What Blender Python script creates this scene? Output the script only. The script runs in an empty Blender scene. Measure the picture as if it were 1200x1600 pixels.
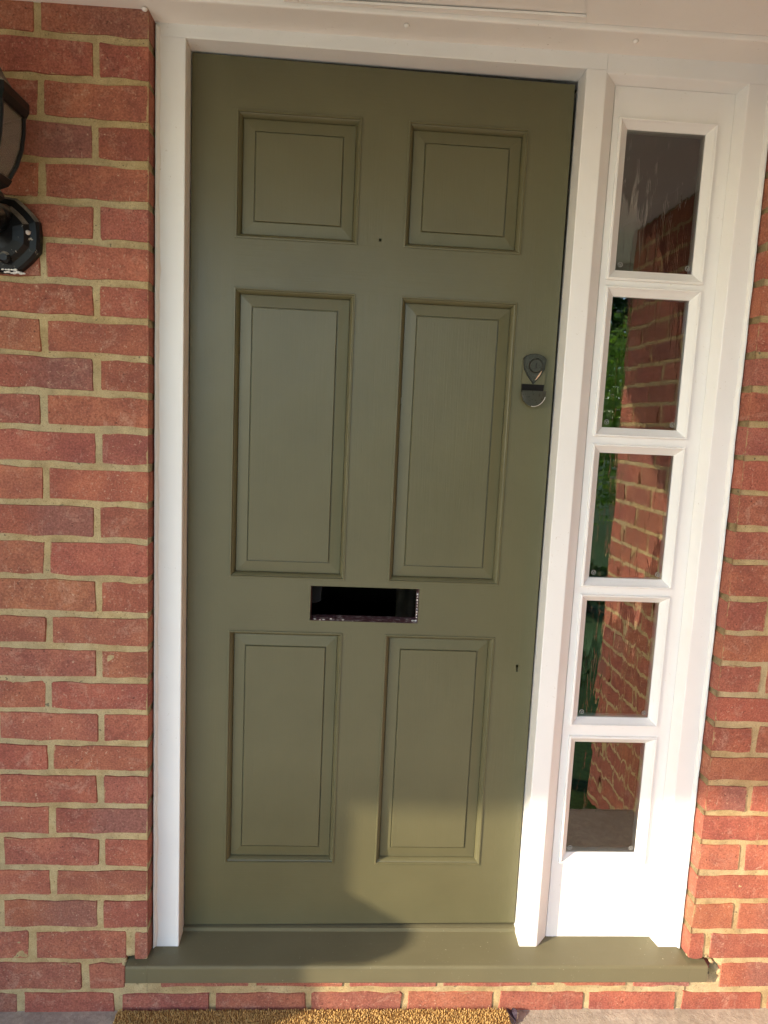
import bpy, bmesh, math, random
from mathutils import Vector, Matrix, noise
R_ = math.radians
S = bpy.context.scene
C = S.collection
random.seed(7)

# ------------------------------------------------------------------ camera
cam = bpy.data.cameras.new('camera'); camo = bpy.data.objects.new('camera', cam); C.objects.link(camo)
yaw, pitch, roll = .0596, -.1299, .0456
fwd = Vector((math.sin(yaw)*math.cos(pitch), math.cos(yaw)*math.cos(pitch), math.sin(pitch)))
rt = Vector((math.cos(yaw), -math.sin(yaw), 0)); up = rt.cross(fwd)
r2 = math.cos(roll)*rt + math.sin(roll)*up; u2 = -math.sin(roll)*rt + math.cos(roll)*up
M4 = Matrix((r2, u2, -fwd)).transposed().to_4x4(); M4.translation = Vector((.3516, -1.5849, 1.2408))
camo.matrix_world = M4
cam.sensor_fit = 'HORIZONTAL'; cam.sensor_width = 36; cam.lens = 36*1093.5/1200
cam.clip_start = .02; cam.clip_end = 3000
S.camera = camo
S.render.resolution_x, S.render.resolution_y = 768, 1024

# ------------------------------------------------------------------ sky, sun, exposure
SUN_AZ, SUN_EL = 63.0, 22.5            # azimuth to the left of the wall's normal, elevation
w = bpy.data.worlds.new('World'); S.world = w; w.use_nodes = True
nt = w.node_tree; bg = nt.nodes['Background']
sky = nt.nodes.new('ShaderNodeTexSky'); sky.sky_type = 'NISHITA'; sky.sun_disc = False
sky.sun_elevation = R_(SUN_EL); sky.sun_rotation = R_(180+SUN_AZ)
sky.air_density = 1.0; sky.dust_density = .7; sky.ozone_density = 2.0
nt.links.new(sky.outputs[0], bg.inputs[0]); bg.inputs[1].default_value = .15
sl = bpy.data.lights.new('sun', 'SUN'); so = bpy.data.objects.new('sun', sl); C.objects.link(so)
sl.energy = 2.2; sl.angle = R_(.7); sl.color = (1, .86, .66)
tr = Vector((math.sin(R_(SUN_AZ))*math.cos(R_(SUN_EL)), math.cos(R_(SUN_AZ))*math.cos(R_(SUN_EL)), -math.sin(R_(SUN_EL))))
so.rotation_euler = tr.to_track_quat('-Z', 'Y').to_euler()
vs = S.view_settings; vs.view_transform = 'Standard'; vs.look = 'None'; vs.gamma = 1; vs.exposure = 1.93
vs.use_curve_mapping = False

# ------------------------------------------------------------------ helpers
def link(o, parent=None):
    C.objects.link(o)
    if parent: o.parent = parent
    return o
def mesh(name, verts, faces, mat, parent=None, origin=None, smooth=False):
    """world-space verts -> object whose origin is parent's origin (or origin)"""
    base = Vector(parent['_o']) if parent and '_o' in parent else Vector((0, 0, 0))
    o0 = Vector(origin) if origin is not None else base
    me = bpy.data.meshes.new(name)
    me.from_pydata([tuple(Vector(v)-o0) for v in verts], [], faces); me.update()
    if mat: me.materials.append(mat)
    if smooth:
        for p in me.polygons: p.use_smooth = True
    o = bpy.data.objects.new(name, me); link(o, parent); o.location = o0-base
    o['_o'] = tuple(o0)
    return o
def from_bm(name, bm, mat, parent=None, origin=None, smooth=False):
    bmesh.ops.recalc_face_normals(bm, faces=bm.faces)
    vs_ = [v.co.copy() for v in bm.verts]; bm.verts.index_update()
    fs = [[v.index for v in f.verts] for f in bm.faces]; bm.free()
    return mesh(name, vs_, fs, mat, parent, origin, smooth)
def tag(o, label, cat, group=None, kind=None):
    if label: o['label'] = label
    if cat: o['category'] = cat
    if group: o['group'] = group
    if kind: o['kind'] = kind
    return o
def thing(name, loc, label, cat, group=None):
    o = bpy.data.objects.new(name, None); link(o); o.location = loc; o['_o'] = tuple(loc); o.empty_display_size = .05
    return tag(o, label, cat, group)
def bm_box(bm, x0, x1, y0, y1, z0, z1, b=0, seg=2):
    r = bmesh.ops.create_cube(bm, size=1)
    for v in r['verts']:
        v.co = Vector((x0 if v.co.x < 0 else x1, y0 if v.co.y < 0 else y1, z0 if v.co.z < 0 else z1))
    if b:
        es = list({e for v in r['verts'] for e in v.link_edges})
        bmesh.ops.bevel(bm, geom=es, offset=b, segments=seg, affect='EDGES', profile=.5)
def box(name, mat, parent, x0, x1, y0, y1, z0, z1, b=0, smooth=False):
    bm = bmesh.new(); bm_box(bm, x0, x1, y0, y1, z0, z1, b); return from_bm(name, bm, mat, parent, smooth=smooth)
def prism(bm, pts, axis, a0, a1):
    """extrude a 2D polygon: axis 'z' pts=(x,y); axis 'x' pts=(y,z); axis 'y' pts=(x,z)"""
    f = {'z': lambda p, a: (p[0], p[1], a), 'x': lambda p, a: (a, p[0], p[1]), 'y': lambda p, a: (p[0], a, p[1])}[axis]
    A = [bm.verts.new(f(p, a0)) for p in pts]; B = [bm.verts.new(f(p, a1)) for p in pts]; n = len(pts)
    bm.faces.new(A[::-1]); bm.faces.new(B)
    for i in range(n): bm.faces.new((A[i], A[(i+1) % n], B[(i+1) % n], B[i]))
def plate(bm, xs, zs, y0, y1, holes):
    """board lying in XZ, thickness y0..y1, cut on the grid xs, zs; holes = set of (i, j) cells"""
    V = {}
    def v(i, j, k):
        if (i, j, k) not in V: V[(i, j, k)] = bm.verts.new((xs[i], (y0, y1)[k], zs[j]))
        return V[(i, j, k)]
    nx, nz = len(xs)-1, len(zs)-1
    solid = lambda i, j: 0 <= i < nx and 0 <= j < nz and (i, j) not in holes
    for i in range(nx):
        for j in range(nz):
            if not solid(i, j): continue
            bm.faces.new((v(i, j, 0), v(i+1, j, 0), v(i+1, j+1, 0), v(i, j+1, 0)))
            bm.faces.new((v(i, j, 1), v(i, j+1, 1), v(i+1, j+1, 1), v(i+1, j, 1)))
            if not solid(i-1, j): bm.faces.new((v(i, j, 0), v(i, j+1, 0), v(i, j+1, 1), v(i, j, 1)))
            if not solid(i+1, j): bm.faces.new((v(i+1, j, 0), v(i+1, j, 1), v(i+1, j+1, 1), v(i+1, j+1, 0)))
            if not solid(i, j-1): bm.faces.new((v(i, j, 0), v(i, j, 1), v(i+1, j, 1), v(i+1, j, 0)))
            if not solid(i, j+1): bm.faces.new((v(i, j+1, 0), v(i+1, j+1, 0), v(i+1, j+1, 1), v(i, j+1, 1)))
def rect_sweep(bm, outer, inner, prof, cap=False):
    """mitred moulding: prof = (t, y); t 0 = outer rectangle (x0,x1,z0,z1), 1 = inner"""
    loops = []
    for t, y in prof:
        x0, x1, z0, z1 = [a+(b-a)*t for a, b in zip(outer, inner)]
        loops.append([bm.verts.new(p) for p in ((x0, y, z0), (x1, y, z0), (x1, y, z1), (x0, y, z1))])
    for A, B in zip(loops, loops[1:]):
        for i in range(4): bm.faces.new((A[i], A[(i+1) % 4], B[(i+1) % 4], B[i]))
    if cap: bm.faces.new(loops[-1])
def lathe(bm, prof, n, c, rot=0, sx=1, sy=1, axis='z', caps=True):
    """prof = (r, h) rings of n sides round c"""
    rings = []
    for r, h in prof:
        ring = []
        for i in range(n):
            a = rot+2*math.pi*i/n
            if axis == 'z': p = (c[0]+r*sx*math.cos(a), c[1]+r*sy*math.sin(a), c[2]+h)
            else: p = (c[0]+r*sx*math.cos(a), c[1]+h, c[2]+r*sy*math.sin(a))
            ring.append(bm.verts.new(p))
        rings.append(ring)
    for A, B in zip(rings, rings[1:]):
        for i in range(n): bm.faces.new((A[i], A[(i+1) % n], B[(i+1) % n], B[i]))
    if caps: bm.faces.new(rings[0][::-1]); bm.faces.new(rings[-1])
def tube(bm, pts, rads, n=8):
    pts = [Vector(p) for p in pts]; rings = []
    for i, p in enumerate(pts):
        d = (pts[min(i+1, len(pts)-1)]-pts[max(i-1, 0)]).normalized()
        a = d.orthogonal().normalized(); b = d.cross(a)
        r = rads[i] if isinstance(rads, (list, tuple)) else rads
        rings.append([bm.verts.new(p+r*(math.cos(2*math.pi*k/n)*a+math.sin(2*math.pi*k/n)*b)) for k in range(n)])
    for A, B in zip(rings, rings[1:]):
        # align rings
        off = min(range(n), key=lambda o: (A[0].co-B[o].co).length)
        for k in range(n): bm.faces.new((A[k], A[(k+1) % n], B[(k+1+off) % n], B[(k+off) % n]))
    bm.faces.new(rings[0][::-1]); bm.faces.new(rings[-1])

# ------------------------------------------------------------------ materials
class N:
    def __init__(s, name):
        s.m = bpy.data.materials.new(name); s.m.use_nodes = True; s.t = s.m.node_tree
        s.b = s.t.nodes['Principled BSDF']; s.out = s.t.nodes['Material Output']
        s.pos = s.t.nodes.new('ShaderNodeNewGeometry').outputs['Position']
    def n(s, typ, **kw):
        x = s.t.nodes.new(typ)
        for k, v in kw.items(): setattr(x, k, v)
        return x
    def l(s, a, b): s.t.links.new(a, b); return b
    def scale(s, vec, sc):
        m = s.n('ShaderNodeMapping'); s.l(vec, m.inputs[0]); m.inputs['Scale'].default_value = sc; return m.outputs[0]
    def noise(s, vec, scale, detail=4, rough=.55, dist=0):
        x = s.n('ShaderNodeTexNoise'); s.l(vec, x.inputs['Vector']); x.inputs['Scale'].default_value = scale
        x.inputs['Detail'].default_value = detail; x.inputs['Roughness'].default_value = rough; x.inputs['Distortion'].default_value = dist
        return x.outputs['Fac']
    def ramp(s, fac, stops):
        x = s.n('ShaderNodeValToRGB'); s.l(fac, x.inputs[0]); e = x.color_ramp.elements
        while len(e) < len(stops): e.new(.5)
        for q, (p, c) in zip(e, stops): q.position = p; q.color = (c, c, c, 1) if isinstance(c, (int, float)) else (*c, 1)
        return x.outputs[0]
    def mix(s, fac, a, b, blend='MIX'):
        x = s.n('ShaderNodeMix', data_type='RGBA', blend_type=blend)
        for sock, v in ((x.inputs[0], fac), (x.inputs[6], a), (x.inputs[7], b)):
            if hasattr(v, 'is_output'): s.l(v, sock)
            elif isinstance(v, (int, float)): sock.default_value = v
            else: sock.default_value = (*v, 1)
        return x.outputs[2]
    def math(s, op, a, b=0, c=0):
        x = s.n('ShaderNodeMath', operation=op)
        for sock, v in zip(x.inputs, (a, b, c)):
            if hasattr(v, 'is_output'): s.l(v, sock)
            else: sock.default_value = v
        return x.outputs[0]
    def bump(s, h, strength, dist=.002, prev=None):
        x = s.n('ShaderNodeBump'); s.l(h, x.inputs['Height']); x.inputs['Strength'].default_value = strength; x.inputs['Distance'].default_value = dist
        if prev: s.l(prev, x.inputs['Normal'])
        return x.outputs[0]
    def set(s, col=None, rough=None, nrm=None, spec=None, metal=None):
        for k, v in (('Base Color', col), ('Roughness', rough), ('Normal', nrm), ('Specular IOR Level', spec), ('Metallic', metal)):
            if v is None: continue
            if hasattr(v, 'is_output'): s.l(v, s.b.inputs[k])
            elif isinstance(v, tuple): s.b.inputs[k].default_value = (*v, 1)
            else: s.b.inputs[k].default_value = v
        return s.m

def paint(name, col, rough, grain, var=.06, dirt=None, spec=.30, gstr=.12):
    a = N(name)
    g = a.noise(a.scale(a.pos, grain), 1.0, 5, .6)             # brush marks along the grain
    big = a.noise(a.pos, 6, 3)
    lump = a.noise(a.pos, 55, 3)
    c = a.mix(a.ramp(big, [(.3, 0), (.7, 1)]), tuple(x*(1-var) for x in col), tuple(min(1, x*(1+var)) for x in col))
    if dirt:
        d = a.ramp(a.noise(a.pos, 160, 4, .7), [(.66, 0), (.72, 1)])
        d2 = a.math('MULTIPLY', d, a.ramp(a.noise(a.pos, 9, 2), [(.45, 0), (.6, 1)]))
        c = a.mix(d2, c, dirt)
    n1 = a.bump(g, gstr, .0012); n2 = a.bump(lump, .10, .002, n1); n3 = a.bump(big, .25, .006, n2)
    r = a.ramp(g, [(.2, rough-.06), (.8, rough+.08)])
    return a.set(c, r, n3, spec)

GREEN = (.108, .099, .050)
green_v = paint('olive green satin paint, vertical grain', GREEN, .33, (220, 220, 9), gstr=.27, spec=.38)
green_h = paint('olive green satin paint, horizontal grain', GREEN, .33, (9, 220, 220), gstr=.27, spec=.38)
green_sill = paint('olive green sill paint', (.14, .126, .072), .42, (9, 150, 220), dirt=(.42, .37, .26), gstr=.2)
white_v = paint('white gloss paint, vertical grain', (.79, .775, .74), .34, (160, 160, 7), .025, (.55, .5, .42))
white_h = paint('white gloss paint, horizontal grain', (.79, .775, .74), .34, (7, 160, 160), .025, (.55, .5, .42))
soffit_m = paint('cream soffit paint', (.84, .80, .74), .5, (5, 90, 90), .03, (.4, .33, .26))
caulk_m = paint('painted filler bead', (.74, .72, .68), .5, (60, 60, 60), .03, (.45, .38, .3))

def m_mortar(name='sandy mortar'):
    a = N(name)
    n1 = a.noise(a.pos, 26, 5, .65); n2 = a.noise(a.pos, 420, 4, .7); n3 = a.noise(a.pos, 5, 3)
    c = a.ramp(n1, [(.25, (.28, .197, .092)), (.5, (.42, .31, .152)), (.75, (.53, .41, .22))])
    c = a.mix(a.ramp(n3, [(.45, 0), (.70, .35)]), c, (.40, .36, .25))
    c = a.mix(1, c, a.ramp(n2, [(.3, .78), (.5, 1.0), (.7, 1.22)]), 'MULTIPLY')
    c = a.mix(a.ramp(a.noise(a.pos, 190, 3, .7), [(.60, 0), (.68, .6)]), c, (.13, .10, .055))
    c = a.mix(a.ramp(a.noise(a.pos, 70, 2), [(.70, 0), (.74, .8)]), c, (.10, .085, .06))
    g = a.bump(n2, .55, .0016); g = a.bump(n1, .5, .004, g)
    return a.set(c, .93, g, .2)
mortar_m = m_mortar()

def m_brick():
    a = N('fired red brick')
    oi = a.n('ShaderNodeObjectInfo'); tc = a.n('ShaderNodeTexCoord')
    at = a.n('ShaderNodeAttribute', attribute_type='OBJECT', attribute_name='brick_w')
    sx = a.n('ShaderNodeSeparateXYZ'); a.l(tc.outputs['Generated'], sx.inputs[0])
    off = a.n('ShaderNodeVectorMath', operation='ADD'); a.l(a.pos, off.inputs[0])
    cb = a.n('ShaderNodeCombineXYZ'); 
    for i in range(3): a.l(a.math('MULTIPLY', oi.outputs['Random'], 7.3*(i+1)), cb.inputs[i])
    a.l(cb.outputs[0], off.inputs[1]); P = off.outputs[0]
    base = oi.outputs['Color']
    blot = a.noise(P, 13, 4, .6, .4); fine = a.noise(P, 260, 4, .7); mid = a.noise(P, 55, 4, .65)
    dark = a.mix(1, base, (.74, .70, .80), 'MULTIPLY'); lite = a.mix(1, base, (1.16, 1.18, 1.12), 'MULTIPLY')
    c = a.mix(a.ramp(blot, [(.3, 0), (.68, 1)]), dark, lite)
    c = a.mix(a.ramp(mid, [(.35, .28), (.6, 0)]), c, (.22, .07, .045))
    # a dusky fired end on some bricks
    fe = a.math('MULTIPLY', a.ramp(a.math('ADD', sx.outputs[0], a.math('MULTIPLY', a.math('ADD', blot, mid), .45)), [(.72, 0), (1.3, 1)]),
                a.ramp(oi.outputs['Random'], [(.90, 0), (.96, .45)]))
    c = a.mix(fe, c, (.19, .105, .092))
    c = a.mix(1, c, a.ramp(fine, [(.32, .68), (.5, 1.0), (.68, 1.35)]), 'MULTIPLY')
    # pale lime bloom and specks
    sp = a.math('MULTIPLY', a.ramp(a.noise(P, 150, 3, .75), [(.61, 0), (.70, 1)]), a.ramp(a.noise(P, 17, 2), [(.36, .2), (.58, 1)]))
    c = a.mix(a.math('MULTIPLY', sp, .7), c, (.58, .40, .27))
    bl = a.math('MULTIPLY', a.ramp(a.noise(P, 21, 5, .7, 1.0), [(.54, 0), (.72, .6)]), a.ramp(fine, [(.4, .2), (.65, 1)]))
    c = a.mix(bl, c, (.50, .33, .24))
    vo = a.n('ShaderNodeTexVoronoi'); a.l(P, vo.inputs['Vector']); vo.inputs['Scale'].default_value = 42
    ch = a.math('MULTIPLY', a.ramp(a.math('ADD', vo.outputs['Distance'], a.math('MULTIPLY', fine, .35)), [(.17, 1), (.27, 0)]), a.ramp(a.noise(P, 12, 2), [(.45, 0), (.6, 1)]))
    c = a.mix(a.math('MULTIPLY', ch, .7), c, (.58, .42, .30))
    scr = a.noise(a.scale(P, (190, 60, 26)), 1, 2, .5, 1.2)
    scrm = a.math('MULTIPLY', a.ramp(scr, [(.72, 0), (.76, .6)]), a.ramp(a.noise(P, 9, 1), [(.5, 0), (.6, 1)]))
    c = a.mix(scrm, c, (.56, .38, .28))
    pit = a.ramp(a.noise(P, 130, 2), [(.26, 1), (.31, 0)])
    c = a.mix(a.math('MULTIPLY', pit, .6), c, (.07, .03, .025))
    # smeared mortar creeping over the arrises
    ex = a.math('MULTIPLY', a.math('MINIMUM', sx.outputs[0], a.math('SUBTRACT', 1, sx.outputs[0])), at.outputs['Fac'])
    ez = a.math('MULTIPLY', a.math('MINIMUM', sx.outputs[2], a.math('SUBTRACT', 1, sx.outputs[2])), .067)
    e = a.math('MINIMUM', ex, ez)
    wob = a.math('ADD', a.math('MULTIPLY', a.noise(P, 95, 5, .8), .016), a.math('MULTIPLY', a.noise(P, 16, 3), .020))
    es = a.math('SUBTRACT', e, a.math('SUBTRACT', wob, .0166))
    em = a.ramp(a.math('MULTIPLY_ADD', es, 150, .5), [(.35, 1), (.62, 0)])
    nm = a.n('ShaderNodeSeparateXYZ'); a.l(tc.outputs['Normal'], nm.inputs[0])
    em = a.math('MULTIPLY', em, a.ramp(a.math('ABSOLUTE', nm.outputs[1]), [(.25, 0), (.6, 1)]))
    c = a.mix(a.math('MULTIPLY', em, .92), c, a.ramp(mid, [(.3, (.30, .195, .092)), (.7, (.42, .30, .155))]))
    h = a.mix(.5, fine, mid)
    g = a.bump(h, .5, .0022); g = a.bump(blot, .5, .006, g); g = a.bump(pit, -.5, .002, g)
    return a.set(c, .88, g, .25)
brick_m = m_brick()

def m_coir():
    a = N('coir fibre'); ge = a.n('ShaderNodeNewGeometry')
    c = a.ramp(ge.outputs['Random Per Island'], [(0, (.44, .265, .085)), (.5, (.54, .34, .12)), (1, (.62, .41, .165))])
    return a.set(c, .85, None, .2)
coir_m = m_coir()
def m_concrete():
    a = N('weathered concrete')
    n1 = a.noise(a.pos, 3, 5, .6); n2 = a.noise(a.pos, 55, 5, .7); n3 = a.noise(a.pos, 330, 3, .7)
    c = a.ramp(n1, [(.3, (.34, .295, .235)), (.55, (.45, .395, .32)), (.75, (.52, .465, .385))])
    c = a.mix(a.ramp(n2, [(.42, .5), (.6, 0)]), c, (.24, .21, .175))
    c = a.mix(a.ramp(n3, [(.6, 0), (.68, .5)]), c, (.52, .49, .44))
    g = a.bump(n3, .5, .002); g = a.bump(n2, .6, .005, g)
    return a.set(c, .9, g, .25)
concrete_m = m_concrete()
def m_leaf(name, c0, c1, c2):
    a = N(name); ge = a.n('ShaderNodeNewGeometry')
    c = a.ramp(ge.outputs['Random Per Island'], [(0, c0), (.5, c1), (1, c2)])
    a.set(c, .5, None, .4)
    tl = a.n('ShaderNodeBsdfTranslucent'); a.l(a.mix(1, c, (1.3, 1.5, .6), 'MULTIPLY'), tl.inputs[0])
    mx = a.n('ShaderNodeMixShader'); mx.inputs[0].default_value = .45
    a.l(a.b.outputs[0], mx.inputs[1]); a.l(tl.outputs[0], mx.inputs[2]); a.l(mx.outputs[0], a.out.inputs[0])
    return a.m
leaf_bright = m_leaf('hedge leaf', (.08, .15, .02), (.14, .24, .04), (.20, .31, .06))
leaf_dark = m_leaf('tree leaf', (.018, .045, .012), (.035, .075, .02), (.06, .11, .03))
def m_plain(name, col, rough=.6, nscale=40, var=.25, bump=.3, metal=0, spec=.4):
    a = N(name); n1 = a.noise(a.pos, nscale, 5, .65)
    c = a.ramp(n1, [(.3, tuple(x*(1-var) for x in col)), (.7, tuple(min(1, x*(1+var)) for x in col))])
    return a.set(c, rough, a.bump(n1, bump, .003), spec, metal)
grass_m = m_plain('lawn', (.045, .095, .02), .9, 30, .45, .6)
bark_m = m_plain('bark', (.09, .065, .045), .9, 30, .4, .8)
tile_m = m_plain('roof felt', (.06, .055, .05), .9, 50)
hall_m = m_plain('hall wall paint', (.22, .19, .16), .8, 4, .1, .1)
hallf_m = m_plain('dark hall floor', (.035, .022, .018), .5, 20, .3)
curtain_m = m_plain('hall curtain cloth', (.42, .32, .19), .9, 12, .3)
stair_m = m_plain('hall stair string paint', (.62, .64, .68), .5, 12, .1)
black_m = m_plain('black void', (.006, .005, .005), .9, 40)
pot_m = m_plain('dark glazed pot', (.03, .03, .04), .4, 20)
petal_m = m_plain('dead leaf', (.035, .022, .035), .7, 80, .5)
chip_white = m_plain('bare old primer', (.62, .58, .54), .8, 130, .25)
def m_slot():
    a = N('chipped letter slot edge')
    n1 = a.noise(a.pos, 75, 4, .65)
    c = a.ramp(n1, [(.40, (.05, .015, .02)), (.52, (.10, .04, .045)), (.60, (.22, .19, .19)), (.70, (.45, .41, .38))])
    return a.set(c, .6, a.bump(n1, .5, .002))
slot_m = m_slot()
def m_lantern():
    a = N('worn black lantern enamel')
    n1 = a.noise(a.pos, 90, 5, .7); n2 = a.noise(a.pos, 22, 4, .6)
    ge = a.n('ShaderNodeNewGeometry'); sp = a.n('ShaderNodeSeparateXYZ'); a.l(ge.outputs['Normal'], sp.inputs[0])
    up_ = a.math('MULTIPLY', a.ramp(sp.outputs[2], [(.25, 0), (.6, 1)]), a.ramp(n2, [(.30, .35), (.55, 1)]))
    chip = a.math('MAXIMUM', a.math('MULTIPLY', a.ramp(n1, [(.62, 0), (.66, 1)]), a.ramp(n2, [(.5, 0), (.58, 1)])), a.math('MULTIPLY', up_, .75))
    c = a.mix(chip, (.007, .007, .0075), a.ramp(n1, [(.3, (.14, .125, .10)), (.7, (.38, .34, .28))]))
    r = a.mix(chip, (.33, .33, .33), (.8, .8, .8))
    return a.set(c, r, a.bump(n1, .25, .001), .22)
lantern_m = m_lantern()
def m_glass(name, refl_ior, tint, wavy=0., rough=0., dust=0.):
    a = N(name); a.t.nodes.remove(a.b)
    fr = a.n('ShaderNodeFresnel'); fr.inputs[0].default_value = refl_ior
    gl = a.n('ShaderNodeBsdfGlossy'); gl.inputs['Roughness'].default_value = rough; gl.inputs[0].default_value = (.92, .93, .93, 1)
    tp = a.n('ShaderNodeBsdfTransparent'); tp.inputs[0].default_value = (*tint, 1)
    if wavy:
        h1 = a.noise(a.scale(a.pos, (30, 30, 4.5)), 1, 1, .5, 1.2)
        h2 = a.noise(a.scale(a.pos, (120, 120, 11)), 1, 2, .5, .8)
        streak = a.math('MULTIPLY', a.ramp(h2, [(.60, 0), (.70, 1)]), .25)
        g = a.bump(a.math('ADD', h1, streak), wavy, .002)
        a.l(g, gl.inputs['Normal']); a.l(g, fr.inputs['Normal'])
    mx = a.n('ShaderNodeMixShader'); a.l(fr.outputs[0], mx.inputs[0]); a.l(tp.outputs[0], mx.inputs[1]); a.l(gl.outputs[0], mx.inputs[2])
    last = mx.outputs[0]
    if dust:
        df = a.n('ShaderNodeBsdfDiffuse'); df.inputs[0].default_value = (.42, .37, .32, 1)
        m2 = a.n('ShaderNodeMixShader'); m2.inputs[0].default_value = dust; a.l(last, m2.inputs[1]); a.l(df.outputs[0], m2.inputs[2]); last = m2.outputs[0]
    a.l(last, a.out.inputs[0]); return a.m
pane_m = m_glass('old wavy reflective glass', 2.25, (.75, .75, .73), .065)
lglass_m = m_glass('dusty smoked lantern glass', 1.5, (.8, .76, .7), 0, .2, .32)
etch_m = m_plain('etched safety mark', (.30, .30, .28), .7, 300, .1, .1)

X1P = 1.472
paving_m = m_plain('pale bounce gravel', (.58, .515, .42), .9, 90, .25, .6)  # made pale so the added drive throws more light upward
# ------------------------------------------------------------------ ground and garden
GZ = -.152                                    # porch step
G2 = -.335                                    # garden level in front of the step
def sheet(name, x0, x1, y0, y1, z, mat, kind='structure', step=None, amp=0):
    vs_, fs = [], []
    nx = max(1, int((x1-x0)/step)) if step else 1; ny = max(1, int((y1-y0)/step)) if step else 1
    for j in range(ny+1):
        for i in range(nx+1):
            x = x0+(x1-x0)*i/nx; y = y0+(y1-y0)*j/ny
            vs_.append((x, y, z+(amp*noise.noise(Vector((x*9, y*9, 0))) if amp else 0)))
    for j in range(ny):
        for i in range(nx):
            k = j*(nx+1)+i; fs.append((k, k+1, k+nx+2, k+nx+1))
    return tag(mesh(name, vs_, fs, mat), None, None, kind=kind)
sheet('ground', -400, 400, -400, 400, G2-.03, grass_m)
SE = -.80                                     # front edge of the step
ps = sheet('porch_step', -1.35, X1P, SE+.01, -.02, GZ, concrete_m, step=.02, amp=.002)
tag(box('step_riser', concrete_m, None, -1.35, X1P, SE, SE+.0095, G2-.02, GZ+.001, .004), None, None, kind='structure')
sheet('bounce_driveway', -14, 1.30, -12.0, SE+.02, G2, paving_m)  # pale drive added wide to bounce sunlight into the porch

def leaf_mass(bm_list, centre, rad, n, size, seed, shell=.55):
    rnd = random.Random(seed); vs_, fs = bm_list
    for _ in range(n):
        while True:
            d = Vector((rnd.uniform(-1, 1), rnd.uniform(-1, 1), rnd.uniform(-1, 1)))
            if shell < d.length < 1: break
        lump = 1+.35*noise.noise(d*2.3+Vector((seed, 0, 0)))
        p = Vector(centre)+Vector((d.x*rad[0], d.y*rad[1], d.z*rad[2]))*lump
        a = Vector((rnd.gauss(0, 1), rnd.gauss(0, 1), rnd.gauss(0, 1))).normalized(); b = a.orthogonal().normalized()
        s = size*rnd.uniform(.6, 1.3); k = len(vs_)
        vs_ += [p-a*s, p+b*s*.45, p+a*s, p-b*s*.45]; fs.append((k, k+1, k+2, k+3))
def shrub(name, loc, rad, n, size, mat, seed, label, cat, blobs=6):
    t = thing(name, (loc[0], loc[1], G2-.03), label, cat); L = ([], []); rnd = random.Random(seed)
    bm = bmesh.new()
    for i in range(blobs):
        c = (loc[0]+rnd.uniform(-.6, .6)*rad[0], loc[1]+rnd.uniform(-.6, .6)*rad[1], G2+rad[2]*(.45+.9*rnd.random()))
        leaf_mass(L, c, [q*.62 for q in rad], n//blobs, size, seed+i)
        tube(bm, [(loc[0]+rnd.uniform(-.1, .1), loc[1]+rnd.uniform(-.1, .1), G2-.03), ((loc[0]+c[0])/2, (loc[1]+c[1])/2, c[2]*.5), c], [.03, .02, .006], 5)
    mesh('crown', L[0], L[1], mat, t); from_bm('stem', bm, bark_m, t)
    return t
shrub('garden_hedge', (5.4, -9.0, 0), (2.6, 1.7, 1.75), 22000, .055, leaf_bright, 3, 'sunlit yellow-green hedge across the garden, mirrored in the sidelight panes', 'hedge', 9)
shrub('garden_shrub', (2.5, -4.4, 0), (.45, .4, .28), 2500, .035, leaf_dark, 21, 'low dark shrub at the edge of the path, mirrored in the lowest pane', 'shrub', 4)
def tree(loc, h, rad, seed, label):
    t = thing('garden_tree', (loc[0], loc[1], G2-.03), label, 'tree'); rnd = random.Random(seed)
    bm = bmesh.new(); L = ([], [])
    tube(bm, [(loc[0], loc[1], G2-.03), (loc[0]+.1, loc[1], h*.3), (loc[0]-.05, loc[1]+.1, h*.6)], [.28, .2, .12], 8)
    for i in range(10):
        a = rnd.uniform(0, 6.28); rr = rnd.uniform(.3, .95)
        c = (loc[0]+math.cos(a)*rr*rad, loc[1]+math.sin(a)*rr*rad, h*(.45+.5*rnd.random()))
        tube(bm, [(loc[0], loc[1], h*.35), ((loc[0]+c[0])/2, (loc[1]+c[1])/2, c[2]*.75), c], [.1, .06, .02], 5)
        leaf_mass(L, c, (rad*.5, rad*.5, h*.16), 1500, .11, seed+i)
    mesh('crown', L[0], L[1], leaf_dark, t); from_bm('trunk', bm, bark_m, t)
tree((6.0, -14.5), 6.5, 2.6, 5, 'dark leafy tree behind the garden hedge, mirrored in the upper panes')
tree((10.5, -13), 7.5, 3.0, 11, 'broad dark tree at the far right of the garden')

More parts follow.
